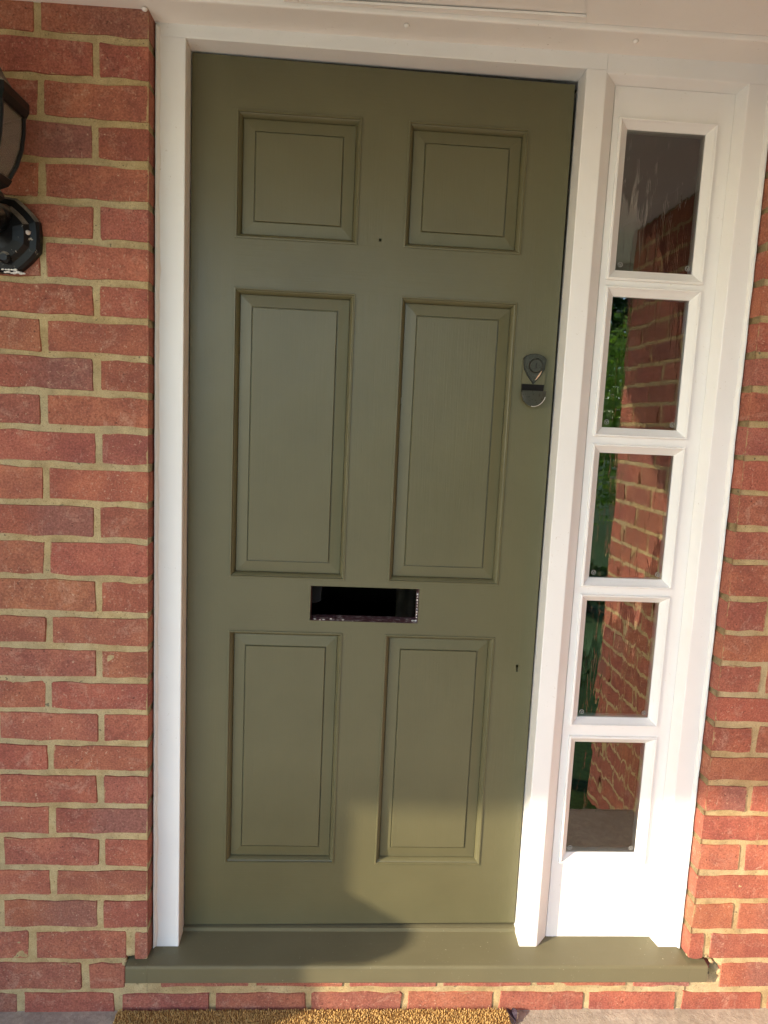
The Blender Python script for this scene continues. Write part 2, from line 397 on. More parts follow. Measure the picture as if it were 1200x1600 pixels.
# ------------------------------------------------------------------ brickwork
BY = -.09                                     # face of the house wall
FY = -.048                                    # face of the white frame
XL, XR = -.058, 1.225                         # brick opening
X1 = 1.47                                     # right-hand side wall of the porch
cz = [1.7213, 1.6447, 1.569, 1.4908, 1.4182, 1.3439, 1.2692, 1.1948, 1.1189, 1.0389, .9616, .8783, .7981, .7269, .651, .5802, .5064,
      .4364, .3601, .2859, .2094, .135, .0564, -.0225, -.0995]
beds = [2.030, 1.95, 1.873, 1.797]+cz+[-.168]  # bed joint levels, top to bottom
PAL = [(.33, .112, .062), (.31, .10, .058), (.32, .104, .066), (.28, .094, .062), (.35, .132, .074), (.26, .094, .070), (.31, .11, .070), (.25, .095, .072)]
PAL = [tuple(.45*a+.55*b for a, b in zip(c, (.315, .106, .068))) for c in PAL]
brick_rnd = random.Random(41)
def brick_mesh(wd, hg, seed, deep=.010):
    rnd = random.Random(seed); v, f = [], []
    def outline(inset, j):
        pts = []; a, b = wd/2-inset, hg/2-inset; c = .0022
        nx = 5 if wd > .15 else 3
        for i in range(nx+1): pts.append((-a+c+(2*a-2*c)*i/nx, -b))
        pts.append((a, -b+c)); pts.append((a, b-c))
        for i in range(nx+1): pts.append((a-c-(2*a-2*c)*i/nx, b))
        pts.append((-a, b-c)); pts.append((-a, -b+c))
        jx = .0004 if deep > .02 else j              # ends that show in the reveal are kept square
        return [(x+rnd.uniform(-jx, jx), z+rnd.uniform(-j, j)) for x, z in pts]
    o = outline(.0, .0025); n = len(o)
    fy = 0
    tx = .0012 if deep > .02 else .004
    front = [(x*(1-tx/wd*2), fy+rnd.uniform(-.0006, .0006), z*(1-.0022/hg*2)) for x, z in o]
    back = [(x*(1.0 if deep > .02 else 1.004), deep, z*1.02) for x, z in o]
    v = front+back
    f.append(tuple(range(n)))
    for i in range(n): f.append((i, n+i, n+(i+1) % n, (i+1) % n))
    return v, f
nb = [0]
def brick(parent, c, wd, hg, rotz=0, col=None, deep=.010):
    """c = centre of the brick's face; local -Y is its face"""
    nb[0] += 1
    v, f = brick_mesh(wd, hg, nb[0], deep)
    me = bpy.data.meshes.new('brick'); me.from_pydata(v, [], f); me.update(); me.materials.append(brick_m)
    o = bpy.data.objects.new('brick', me); link(o, parent)
    o.location = Vector(c)-Vector(parent['_o']); o.rotation_euler = (brick_rnd.gauss(0, .006), brick_rnd.gauss(0, .004), rotz+brick_rnd.gauss(0, .0005 if deep > .02 else .003))
    k = col or brick_rnd.choice(PAL); q = brick_rnd.uniform(1.02, 1.2)
    o.color = (k[0]*q*.94, k[1]*q*brick_rnd.uniform(.88, 1.04), k[2]*q*.95, 1)
    o['brick_w'] = wd
    return o
def mortar_slab(parent, axis, a0, a1, z0, z1, plane, thick, dent=None, step=.0065):
    """rough mortar face; axis 'x': face looks to -y at y=plane; '-x'/'+x': looks along x at x=plane, a = y"""
    na = max(2, int((a1-a0)/step)); nz = max(2, int((z1-z0)/step)); vs_, fs = [], []
    sgn = {'x': 1, '-x': 1, '+x': -1}[axis]
    for j in range(nz+1):
        for i in range(na+1):
            a = a0+(a1-a0)*i/na; z = z0+(z1-z0)*j/nz
            d = .0016*noise.noise(Vector((a*60, z*60, plane*3)))+.0016*noise.noise(Vector((a*19, z*19, 4+plane)))
            if dent: d += dent(a, z)
            p = plane+sgn*(.0022+d)
            vs_.append((a, p, z) if axis == 'x' else (p, a, z))
    for j in range(nz):
        for i in range(na):
            k = j*(na+1)+i; q = (k, k+1, k+na+2, k+na+1)
            fs.append(q if axis in ('x', '+x') else q[::-1])
    # box behind the face
    bp = plane+sgn*thick; k0 = len(vs_)
    cs = [(a0, z0), (a1, z0), (a1, z1), (a0, z1)]; ids = [0, na, nz*(na+1)+na, nz*(na+1)]
    for a, z in cs: vs_.append((a, bp, z) if axis == 'x' else (bp, a, z))
    rim = [list(range(0, na+1)), [j*(na+1)+na for j in range(nz+1)], list(range(nz*(na+1)+na, nz*(na+1)-1, -1)), [j*(na+1) for j in range(nz, -1, -1)]]
    for s in range(4): fs.append(tuple(rim[s])+(k0+(s+1) % 4, k0+s))
    fs.append((k0+3, k0+2, k0+1, k0))
    return mesh('mortar_bed', vs_, fs, mortar_m, parent, smooth=True)

wall = thing('brick_wall', (.58, .0, GZ), 'red brick house wall with sandy mortar framing the front door and sidelight', 'brick wall')
def horn_dent(a, z):                           # broken-out pockets round the ends of the sill
    d = 0
    if -.078 < z < -.010 and (-.118 < a or a > 1.2): 
        if a > -.112-.006*math.sin(z*300) and a < .5: d = .045
        if a < 1.304+.006*math.sin(z*260) and a > .5: d = .05
    return d
mortar_slab(wall, 'x', -1.2, XL-.0025, GZ-.02, 2.03, BY, .2, horn_dent)
mortar_slab(wall, 'x', XR+.0025, X1, GZ-.02, 2.03, BY, .2, horn_dent)
mortar_slab(wall, 'x', XL-.03, XR+.03, GZ-.02, -.0665, BY+.0009, .19)
def row_bricks(k):
    """bricks (x0, x1) left of and right of the opening for course k (0 = top)"""
    c = k-4                                    # index against cz
    zt, zb = beds[k], beds[k+1]
    half = (c % 2 != 0)
    Lr, Rr = [], []
    e = XL-.0005
    if c <= 21:
        j = brick_rnd.uniform(-.003, .003)
        x = -.163+j if half else -.269+j
        Lr.append((x+.0055, e))
        while x > -1.2:
            Lr.append((max(x-.2245+.0055, -1.2), x-.0055)); x -= .2245
        x = 1.329+brick_rnd.uniform(-.003, .003) if half else 1.437
        Rr.append((XR+.0005, x-.0055)); 
        if X1-x > .03: Rr.append((x+.0055, X1))
    elif c == 22:
        Lr = [(-.089, e), (-.313, -.103), (-.54, -.325), (-.765, -.551), (-.99, -.776), (-1.2, -1.0)]
        Rr = [(XR+.0005, 1.262), (1.275, X1)]
    elif c == 23:
        Lr = [(-.195, -.108), (-.418, -.207), (-.643, -.429), (-.868, -.654), (-1.093, -.879), (-1.2, -1.104)]
        Rr = [(1.308, X1)]
    else:
        Lr = [(-.342, -.133), (-.566, -.354), (-.79, -.577), (-1.015, -.801), (-1.2, -1.026)]
        Rr = [(1.437, X1)]
    return zt, zb, Lr, Rr
for k in range(len(beds)-1):
    zt, zb, Lr, Rr = row_bricks(k)
    for x0, x1 in Lr+Rr:
        if x1-x0 < .02: continue
        jt = .0095+brick_rnd.uniform(-.002, .0025)
        z0, z1 = zb+jt/2, zt-jt/2
        c = None
        if k >= 26 and x0 < .3: c = brick_rnd.choice([PAL[5], PAL[7], PAL[3], PAL[6]])
        if k == 26 and x0 == -.089 or (k == 27 and x0 == -.195): c = PAL[6]
        brick(wall, ((x0+x1)/2, BY+brick_rnd.uniform(-.0012, .0008), (z0+z1)/2), x1-x0, z1-z0, 0, c, .075 if (abs(x1-XL) < .003 or abs(x0-XR) < .003) else .010)
# courses under the sill
j1 = [-.055, -.038, .181, .403, .628, .852, 1.088, 1.245]
for a, b in zip(j1[1:], j1[2:]): brick(wall, ((a+b)/2, BY+.001, (-.0235-.0945)/2-.0), b-a-.011, .0655)
j2 = [-.127, .091, .315, .543, .765, .985, 1.215, 1.431]
for a, b in zip(j2, j2[1:]): brick(wall, ((a+b)/2, BY, (-.1055-.162)/2), b-a-.011, .0565)
# right-hand side wall of the porch and its end
sw = thing('porch_side_wall', (X1, -.7, GZ), 'red brick side wall of the porch, sunlit low down, mirrored in the sidelight panes', 'brick wall')
YE = -1.25
mortar_slab(sw, '-x', YE+.002, BY, G2-.02, 2.03, X1, .213, step=.012)
mortar_slab(sw, 'x', X1+.0025, X1+.2125, G2-.02, 2.03, YE, .05, step=.012)
sbeds = beds[:-1]+[-.176, -.252, -.328, -.36]
for k in range(len(sbeds)-1):
    zt, zb = sbeds[k], sbeds[k+1]; y = BY-(.106 if k % 2 else .0)
    ends = [BY]
    y = BY-.01-(.1125 if k % 2 else .2245)
    while y > YE+.03: ends.append(y); y -= .2245
    ends.append(YE)
    for a, b in zip(ends, ends[1:]):
        brick(sw, (X1, (a+b)/2, (zt+zb)/2), (a-b)-.011, zt-zb-.011, R_(-90))
    brick(sw, (X1+.1075, YE, (zt+zb)/2), .2145, zt-zb-.011, 0)
# unseen left-hand wing, added and shaped to shade the door's left half
lw = thing('shade_wing_wall', (-1.2, -.45, GZ), 'unseen brick wing wall added left of the porch to shade the left side of the door', 'brick wall')
XW = -1.2
def ypos(u): return (XW*math.cos(R_(SUN_AZ))-u)/math.sin(R_(SUN_AZ))
S0 = -(XW*math.sin(R_(SUN_AZ)))
# outer edge of the added wing, fitted to its shadow: straight above, stepping out below
def wing_edge(z):
    y = ypos(.186); 
    return y
ye = wing_edge(1)
mortar_slab(lw, '+x', ye+.002, BY, GZ-.02, 2.03, XW, .215, step=.015)
for k in range(len(beds)-1):
    zt, zb = beds[k], beds[k+1]
    ends = [BY]; y = BY-.01-(.1125 if k % 2 else .2245)
    while y > ye+.05: ends.append(y); y -= .2245
    ends.append(ye)
    for a, b in zip(ends, ends[1:]): brick(lw, (XW, (a+b)/2, (zt+zb)/2), (a-b)-.011, zt-zb-.011, R_(90))
    brick(lw, (XW-.1075, ye, (zt+zb)/2), .2145, zt-zb-.011, 0)
tz = math.tan(R_(SUN_EL))
def caster(u, v):                               # point on the wing's inner face that shades (u, v)
    y = ypos(u); s = -(XW*math.sin(R_(SUN_AZ))+y*math.cos(R_(SUN_AZ))); return (y, v+tz*s)
bm = bmesh.new(); cp = [caster(.185, .235), caster(.249, .2025), caster(.290, .178), caster(.298, .160), caster(.290, .118), caster(.235, .090), caster(.185, .088)]
prism(bm, cp, 'x', XW-.20, XW); from_bm('shade_coping', bm, concrete_m, lw)  # unseen slab, outline worked back from the shadow it casts
bm = bmesh.new(); q0, q1 = caster(.187, .08)[0], caster(.234, .08)[0]
prism(bm, [(q0, G2), (q1, G2), (q1, cp[5][1]-.002), (q0, cp[5][1]-.002)], 'x', XW-.19, XW-.002); from_bm('shade_dwarf_wall', bm, concrete_m, lw)  # unseen block added to widen the shadow under the slab

# ------------------------------------------------------------------ canopy over the porch
can = thing('porch_canopy', (.4, -.9, 2.0), 'cream painted porch soffit with raised cover strips and rounded screw caps', 'canopy')
def zs(x, y, z): return z+.010*(max(-.6, min(1.5, x))-.3)
def tilt_box(name, mat, x0, x1, y0, y1, z0, z1, b=0, parent=can):
    bm = bmesh.new(); bm_box(bm, x0, x1, y0, y1, z0, z1, b)
    for v in bm.verts: v.co.z = zs(v.co.x, v.co.y, v.co.z)
    return from_bm(name, bm, mat, parent)
EY = -1.80
tilt_box('soffit_board', soffit_m, -4.2, X1+.9, EY, .12, 2.024, 2.05)
tilt_box('wall_batten', soffit_m, -1.19, X1-.002, -.131, .03, 2.0085, 2.0245, .0035)
for x0, x1 in ((.204, .232), (-.62, -.575), (-1.18, -1.14), (1.40, 1.468)):
    tilt_box('cover_strip', soffit_m, x0, x1, EY+.03, -.1325, 2.0195, 2.0245, .0015)
bm = bmesh.new(); prism(bm, [(.789, -.1325), (1.30, -.1325), (1.30, EY+.03), (.25, EY+.03)][:3]+[(.58, -.74), (.58, EY+.03)][:1]+[(.70, -.39)], 'z', 2.0195, 2.0245)
for v in bm.verts: v.co.z = zs(v.co.x, 0, v.co.z)
from_bm('cover_strip', bm, soffit_m, can)
bm = bmesh.new(); prism(bm, [(.2325, -.1325), (.788, -.1325), (.782, -.152), (.2325, -.142)], 'z', 2.0197, 2.0243)
for v in bm.verts: v.co.z = zs(v.co.x, 0, v.co.z)
from_bm('cover_strip', bm, soffit_m, can)
for x, y in ((.441, -.105), (.90, -.105), (-.065, -.1), (1.33, -.105), (-.5, -.105)):
    bm = bmesh.new(); lathe(bm, [(.0058, .0), (.0056, -.0022), (.004, -.0042), (.0015, -.005)], 10, (x, y, zs(x, y, 2.0087)))
    from_bm('screw_cap', bm, soffit_m, can, smooth=True)
tilt_box('fascia', white_h, -4.2, X1+.9, EY-.022, EY-.001, 1.985, 2.17)
tilt_box('roof_deck', tile_m, -4.3, X1+1.0, EY-.06, .2, 2.175, 2.21)
bm = bmesh.new(); prism(bm, [(EY-.025, 2.13), (EY-.13, 2.13), (EY-.12, 2.06), (EY-.06, 2.045), (EY-.025, 2.06)], 'x', -4.25, X1+.95)
from_bm('gutter', bm, black_m, can)

# ------------------------------------------------------------------ white frame
fr = thing('door_frame', (.58, .0, -.02), 'white painted timber frame around green door and narrow sidelight', 'door frame')
def prism_obj(name, mat, parent, pts, axis, a0, a1, bev=.002):
    bm = bmesh.new(); prism(bm, pts, axis, a0, a1)
    if bev:
        es = [e for e in bm.edges if e.calc_length() > .3]
        bmesh.ops.bevel(bm, geom=es, offset=bev, segments=2, affect='EDGES', profile=.5)
    return from_bm(name, bm, mat, parent)
DX0, DX1, DZ1 = .002, .823, 1.983              # sight size of the door
SX0, SX1, SZ1 = .866, 1.172, 1.978             # sidelight recess at the face
IX0, IX1, IZ1 = .899, 1.160, 1.968             # ... and at its panel
SY = -.017
prism_obj('jamb', white_v, fr, [(XL+.0006, FY), (DX0, FY), (DX0, .012), (DX0-.011, .013), (DX0-.011, .075), (XL+.0006, .075)], 'z', -.0195, DZ1)
prism_obj('mullion', white_v, fr, [(DX1, FY), (SX0, FY), (IX0-.002, SY+.001), (IX0-.002, .075), (DX1+.011, .075), (DX1+.011, .013), (DX1, .012)], 'z', -.019, DZ1)
prism_obj('jamb', white_v, fr, [(SX1, FY), (XR-.0006, FY), (XR-.0006, .075), (IX1+.002, .075), (IX1+.002, SY+.001)], 'z', -.0195, SZ1)
prism_obj('head', white_h, fr, [(FY+.0003, DZ1+.0005), (FY+.0003, 2.034), (.074, 2.034), (.074, DZ1+.0115), (.013, DZ1+.0115), (.012, DZ1+.0005)], 'x', XL+.0008, SX0-.0005)
prism_obj('head', white_h, fr, [(FY+.0003, SZ1+.0005), (FY+.0003, 2.034), (.074, 2.034), (.074, IZ1+.002), (SY+.001, IZ1+.002)], 'x', SX0, XR-.0008)
def fillet(x, sx):                             # wavy painted filler between brick return and frame
    bm = bmesh.new(); rings = []
    n = 150
    for i in range(n+1):
        z = -.018+(2.0+.018)*i/n; wv = .0075+.003*noise.noise(Vector((z*14, x, 0)))+.0015*noise.noise(Vector((z*60, x, 3)))
        dp = .009+.002*noise.noise(Vector((z*20, x, 7)))
        rings.append([bm.verts.new(p) for p in ((x+sx*.0004, FY+.002, z), (x+sx*.0026, FY-dp, z), (x+sx*(.0025+wv*.45), FY-dp*.42, z), (x+sx*(.0025+wv), FY-.0003, z), (x+sx*(.0025+wv), FY+.002, z))])
    for A, B in zip(rings, rings[1:]):
        for k in range(4): bm.faces.new((A[k], A[k+1], B[k+1], B[k]))
    from_bm('filler_bead', bm, caulk_m, fr, smooth=True)
fillet(XL, 1); fillet(XR, -1)

# ------------------------------------------------------------------ sidelight
sd = thing('sidelight', (1.03, 0, -.02), 'white narrow sidelight with five stacked panes right of the green door', 'window')
BO = [(.910, 1.129, 1.570, 1.906), (.911, 1.129, 1.2275, 1.558), (.911, 1.127, .8785, 1.211), (.912, 1.127, .539, .861), (.914, 1.130, .184, .513)]
BI = [(.936, 1.111, 1.5955, 1.8895), (.9357, 1.1112, 1.2485, 1.538), (.9355, 1.111, .8975, 1.1900), (.9357, 1.111, .554, .8412), (.9355, 1.111, .201, .4897)]
xs_ = [IX0-.0015, .9165, 1.1245, IX1+.0015]
box('stile', white_v, sd, xs_[0], xs_[1], SY, .04, -.0235, IZ1+.0015)
box('stile', white_v, sd, xs_[2], xs_[3], SY, .04, -.0235, IZ1+.0015)
zz = [(-.0235, BO[4][2])]+[(BO[i+1][3], BO[i][2]) for i in (3, 2, 1, 0)]+[(BO[0][3], IZ1+.0015)]
for z0, z1 in zz: box('rail', white_h, sd, xs_[1]-.004, xs_[2]+.004, SY+.0003, .0395, z0-(.004 if z0 > 0 else 0), z1+(.004 if z1 < 1.95 else 0))
def etch(pane, cx, cz_, r=.0056):
    bm = bmesh.new(); y = -.0016
    for rad, wd in ((r, .0011),):
        n = 18
        A = [bm.verts.new((cx+rad*math.cos(6.2832*i/n), y, cz_+rad*math.sin(6.2832*i/n))) for i in range(n)]
        B = [bm.verts.new((cx+(rad-wd)*math.cos(6.2832*i/n), y, cz_+(rad-wd)*math.sin(6.2832*i/n))) for i in range(n)]
        for i in range(n): bm.faces.new((A[i], A[(i+1) % n], B[(i+1) % n], B[i]))
    for s in (-1, 1):
        q = [(cx+s*r*.55, cz_+r*.4), (cx+s*r*.3, cz_+r*.4), (cx, cz_-r*.25), (cx, cz_-r*.6)]
        f = [bm.verts.new((a, y, b)) for a, b in q]; bm.faces.new(f)
    bm2 = bmesh.new(); bm2.free()
    from_bm('etched_mark', bm, etch_m, pane)
for i, (o_, i_) in enumerate(zip(BO, BI)):
    bm = bmesh.new()
    rect_sweep(bm, o_, i_, [(0, SY+.004), (0, SY-.0045), (.08, SY-.0068), (.2, SY-.0068), (.3, SY-.004), (.32, SY-.0022), (.86, -.0055), (.97, -.003), (1, .0005), (1, .012)])
    from_bm('glazing_bead', bm, white_v, sd)
    pn = mesh('pane', [(i_[0]-.003, .0, i_[2]-.003), (i_[1]+.003, .0, i_[2]-.003), (i_[1]+.003, .0, i_[3]+.003), (i_[0]-.003, .0, i_[3]+.003),
                       (i_[0]-.003, .004, i_[2]-.003), (i_[1]+.003, .004, i_[2]-.003), (i_[1]+.003, .004, i_[3]+.003), (i_[0]-.003, .004, i_[3]+.003)],
              [(0, 1, 2, 3), (7, 6, 5, 4), (0, 4, 5, 1), (1, 5, 6, 2), (2, 6, 7, 3), (3, 7, 4, 0)], pane_m, sd)
    etch(pn, i_[1]-.011, i_[2]+.012)
    etch(pn, i_[0]+.010, i_[2]+.012)

# ------------------------------------------------------------------ sill
sill = thing('door_sill', (.58, -.05, -.067), 'olive green timber sill running under the door and sidelight', 'sill')
prof = [(.07, -.067), (-.104, -.067), (-.1055, -.065), (-.1055, -.030), (-.1045, -.0265), (-.1025, -.0248), (-.099, -.0240), (-.045, -.0193), (-.004, -.0150), (-.003, -.0065), (.006, -.0048), (.07, -.0045)]
bm = bmesh.new(); prism(bm, prof, 'x', XL+.0015, XR-.0015)
from_bm('sill_board', bm, green_sill, sill)
prof2 = [(-.052, -.067), (-.104, -.067), (-.1055, -.065), (-.1055, -.030), (-.1045, -.0265), (-.1025, -.0248), (-.099, -.0240), (-.052, -.0200)]
for a0, a1 in ((-.105, XL+.0012), (XR-.0012, 1.270)):
    bm = bmesh.new(); prism(bm, prof2, 'x', a0, a1); from_bm('sill_horn', bm, green_sill, sill)
def rubble(name, pts, r, mat, parent, seed, squash=(1, 1, 1)):
    rnd = random.Random(seed); bm = bmesh.new()
    for p in pts:
        q = bmesh.ops.create_icosphere(bm, subdivisions=2, radius=r*rnd.uniform(.7, 1.3))
        for v in q['verts']:
            n_ = 1+.45*noise.noise(v.co*220+Vector((seed, 0, p[0]*90)))
            v.co = Vector((v.co.x*n_*squash[0], v.co.y*n_*squash[1], v.co.z*n_*squash[2]))+Vector(p)
    return from_bm(name, bm, mat, parent, smooth=True)
rubble('mortar_lump', [(-.112, -.088, -.03+.006*i) for i in range(3)]+[(-.105+.008*i, -.078-.001*i, -.0135+.0035*math.sin(i)) for i in range(6)], .0058, mortar_m, wall, 3, (1, 1, .8))
rubble('mortar_lump', [(1.232+.007*i, -.080, -.0125+.003*math.sin(i*2)) for i in range(8)]+[(1.283, -.075, -.02), (1.29, -.08, -.03)], .006, mortar_m, wall, 9, (1, 1, .8))
rubble('mortar_lump', [(-.085+.010*i, -.0905, -.0735) for i in range(4)], .0062, mortar_m, wall, 13, (1, .6, .8))
rubble('brick_stub', [(1.285, -.052, -.045), (1.293, -.052, -.055), (1.28, -.05, -.06)], .012, m_plain('cut brick core', (.22, .07, .05), .9, 90, .3, .6), wall, 17)

# ------------------------------------------------------------------ door
door = thing('front_door', (.41, 0, 0), 'olive green six panel front door with empty letter slot', 'door')
L0, L1, BZ0, TZ = .0045, .8205, .0, 1.9795
PX = [(.1001, .3609), (.4634, .7204)]
PZ = [(1.6173, 1.8743), (.8719, 1.5116), (.1652, .7433)]
DT = .044
def board(name, mat, xs, zs_, holes=(), warp=None):
    bm = bmesh.new(); plate(bm, xs, zs_, 0, DT, set(holes))
    if warp:
        for v in bm.verts: warp(v)
    return from_bm(name, bm, mat, door)
def bottom_warp(v):                            # the door hangs a little low on its hinge side
    if v.co.z > TZ-.001: v.co.z -= .007*(v.co.x-L0)/(L1-L0)
    if v.co.x > L1-.001: v.co.x -= .006*v.co.z/TZ
    if v.co.z < .0205: v.co.z += .0075*(v.co.x-L0)/(L1-L0)
board('stile', green_v, [L0, PX[0][0]], [BZ0, TZ], (), bottom_warp)
KX, KZ = .7807, .6704
board('stile', green_v, [PX[1][1], KX-.0035, KX-.0018, KX+.0018, KX+.0035, L1], [BZ0, KZ-.009, KZ+.002, KZ+.0085, TZ], [(2, 1), (1, 2), (2, 2), (3, 2)], bottom_warp)
rx0, rx1 = PX[0][0], PX[1][1]
board('rail', green_h, [rx0, rx1], [PZ[0][1], TZ], (), bottom_warp)
board('rail', green_h, [rx0, rx1], [PZ[1][1], PZ[0][0]])
SLX, SLZ = (.285, .537), (.773, .8555)
board('rail', green_h, [rx0, SLX[0], SLX[1], rx1], [PZ[2][1], SLZ[0], SLZ[1], PZ[1][0]], [(1, 1)])
board('rail', green_h, [rx0, rx1], [BZ0, PZ[2][0]], (), bottom_warp)
mx0, mx1 = PX[0][1], PX[1][0]
PHX, PHZ = .4108, 1.6292
board('muntin', green_v, [mx0, PHX-.0028, PHX+.0028, mx1], [PZ[0][0], PHZ-.0028, PHZ+.0028, PZ[0][1]], [(1, 1)])
board('muntin', green_v, [mx0, mx1], [PZ[1][0], PZ[1][1]])
board('muntin', green_v, [mx0, mx1], [PZ[2][0], PZ[2][1]])
for z0, z1 in PZ:
    for x0, x1 in PX:
        IN = .040
        o_ = (x0, x1, z0, z1); i_ = (x0+IN, x1-IN, z0+IN, z1-IN)
        bm = bmesh.new(); q = 1/IN
        rect_sweep(bm, (x0+.011, x1-.011, z0+.011, z1-.011), (x0+.036, x1-.036, z0+.036, z1-.036),
                   [(0, .0135), (.08, .0132), (.98, .0108), (1.0, .0128), (1.05, .0130), (1.09, .0090), (1.12, .0084)], True)
        pn = from_bm('panel', bm, green_v, door)
        bm = bmesh.new()
        rect_sweep(bm, (x0-.0015, x1+.0015, z0-.0015, z1+.0015), i_, [(0, .001), (0, -.0016), (.6*q/1000, -.0026), (3.2*q/1000, -.0028), (4.2*q/1000, -.0012), (4.6*q/1000, .0012), (6.2*q/1000, .0022),
                   (8.4*q/1000, .0050), (10.4*q/1000, .0090), (11.2*q/1000, .0122), (11.4*q/1000, .0150)])
        from_bm('moulding', bm, green_v, pn)
# letter slot: raw chipped edges
bm = bmesh.new(); x0, x1, z0, z1 = SLX[0], SLX[1], SLZ[0], SLZ[1]; e = .0006
rnd = random.Random(5)
n = 40
for (a, b, fz) in ((x0+e, x1-e, 0),):
    A, B, B2 = [], [], []
    for i in range(n+1):
        x = a+(b-a)*i/n; A.append(bm.verts.new((x, .0006, z0+.0004))); h = .0008+.0022*abs(noise.noise(Vector((x*60, 1, 2))))
        B.append(bm.verts.new((x, .010, z0+h))); B2.append(bm.verts.new((x, .0435, z0+h+.001)))
    for i in range(n): bm.faces.new((A[i], A[i+1], B[i+1], B[i])); bm.faces.new((B[i], B[i+1], B2[i+1], B2[i]))
for x, s in ((x0+e, 1), (x1-e, -1)):
    f = [bm.verts.new(p) for p in ((x, .0008, z0), (x+s*.001, .0435, z0), (x+s*.001, .0435, z1), (x, .0008, z1))]; bm.faces.new(f)
slot = from_bm('letter_slot', bm, slot_m, door)
slot['label'] = 'empty letter slot with chipped bare edges'
rubble('paint_chip', [(x1-.002, .012, z0+.004+.007*i) for i in range(10)]+[(x1-.004-.004*i, .012, z0+.003) for i in range(3)], .0021, chip_white, slot, 31)
rubble('paint_chip', [(x0+.012+.011*i*(1+.3*math.sin(i*3)), .006+.006*math.sin(i*5), z0+.0022) for i in range(6)], .0016, chip_white, slot, 33, (1.8, 1, .5))
bm = bmesh.new(); prism(bm, [(x0-.01, z0+.028), (x0+.012, z0+.030), (x0+.024, z0+.036), (x0+.022, z0+.052), (x0+.026, z0+.066), (x0+.022, z0+.078), (x0+.006, z1+.005), (x0-.01, z1+.005)], 'y', .046, .06)
from_bm('draught_brush', bm, black_m, slot)
# lock with shield plate and finger pull
lock_m = paint('scuffed olive lock paint', (.045, .046, .036), .28, (90, 90, 90), .25)
lk = from_bm('night_latch_pull', (lambda b: (prism(b, [(.7425, 1.336), (.7935, 1.336), (.7945, 1.392), (.788, 1.3995), (.779, 1.4035), (.768, 1.405), (.757, 1.4035), (.748, 1.3995), (.7415, 1.392)], 'y', -.0075, .0005), b)[1])(bmesh.new()), green_v, door)
lk['label'] = 'painted-over latch pull with shield face and key cylinder'
bm = bmesh.new()
sh = [(.768, 1.3385), (.7535, 1.356), (.7455, 1.371), (.7435, 1.392), (.749, 1.3975), (.758, 1.4012), (.768, 1.4025), (.778, 1.4012), (.787, 1.3975), (.7925, 1.392), (.7905, 1.371), (.7825, 1.356)]
prism(bm, sh, 'y', -.0130, -.0074); bmesh.ops.bevel(bm, geom=[e for e in bm.edges if all(abs(v.co.y+.0130) < 1e-5 for v in e.verts)], offset=.0022, segments=2, affect='EDGES')
from_bm('shield_plate', bm, lock_m, lk)
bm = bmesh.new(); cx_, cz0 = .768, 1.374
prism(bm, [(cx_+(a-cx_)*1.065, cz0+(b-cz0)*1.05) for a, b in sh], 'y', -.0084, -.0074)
from_bm('shield_shadow_gap', bm, black_m, lk)  # black rim painted in as the shadow gap round the shield
bm = bmesh.new(); prism(bm, [(.7700, 1.3450), (.7735, 1.3475), (.7800, 1.3560), (.7845, 1.3660), (.7825, 1.3655), (.7770, 1.3570)], 'y', -.0138, -.0120)
from_bm('bare_metal_scrape', bm, m_plain('scraped brass', (.62, .40, .26), .35, 90, .2, .2), lk)
bm = bmesh.new(); lathe(bm, [(.0168, -.0128), (.0168, -.0150), (.0158, -.0160), (.0146, -.0150), (.0140, -.0135), (.0140, -.0165), (.0130, -.0176), (.003, -.0176)], 24, (.7695, 0, 1.377), axis='y')
cy = from_bm('cylinder', bm, lock_m, lk)
bm = bmesh.new(); prism(bm, [(.7682, 1.371), (.7704, 1.371), (.7700, 1.377), (.7712, 1.383), (.7688, 1.383), (.7682, 1.377)], 'y', -.0182, -.0174)
from_bm('keyway', bm, black_m, lk)
bm = bmesh.new()                                # dished finger pull that stands off the door
n = 14
top = [bm.verts.new((.768-.0275+.055*i/n, -.0235, 1.3215)) for i in range(n+1)]
arc = [bm.verts.new((.768-.0275*math.cos(math.pi*i/n), -.0205, 1.3185-.0315*math.sin(math.pi*i/n))) for i in range(n+1)]
back = [bm.verts.new((.768-.0275*math.cos(math.pi*i/n), -.0150, 1.3185-.0315*math.sin(math.pi*i/n))) for i in range(n+1)]
bt = [bm.verts.new((.768-.0275+.055*i/n, -.0165, 1.3215)) for i in range(n+1)]
for i in range(n):
    bm.faces.new((top[i], top[i+1], arc[i+1], arc[i])); bm.faces.new((arc[i], arc[i+1], back[i+1], back[i]))
    bm.faces.new((back[i], back[i+1], bt[i+1], bt[i])); bm.faces.new((bt[i], bt[i+1], top[i+1], top[i]))
prism(bm, [(.7575, 1.318), (.7785, 1.318), (.7785, 1.300), (.7575, 1.300)], 'y', -.0148, .0)
from_bm('finger_pull', bm, lock_m, lk)
bm = bmesh.new(); tube(bm, [(.768-.0275*math.cos(math.pi*t/20), -.0208, 1.3185-.0315*math.sin(math.pi*t/20)) for t in range(9, 19)], .0007, 5)
from_bm('worn_rim', bm, chip_white, lk)
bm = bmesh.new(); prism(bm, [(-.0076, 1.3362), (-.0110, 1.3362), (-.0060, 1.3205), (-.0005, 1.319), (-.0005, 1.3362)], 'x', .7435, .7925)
from_bm('undercut_shade', bm, black_m, lk)  # solid black wedge standing in for shade below the plate

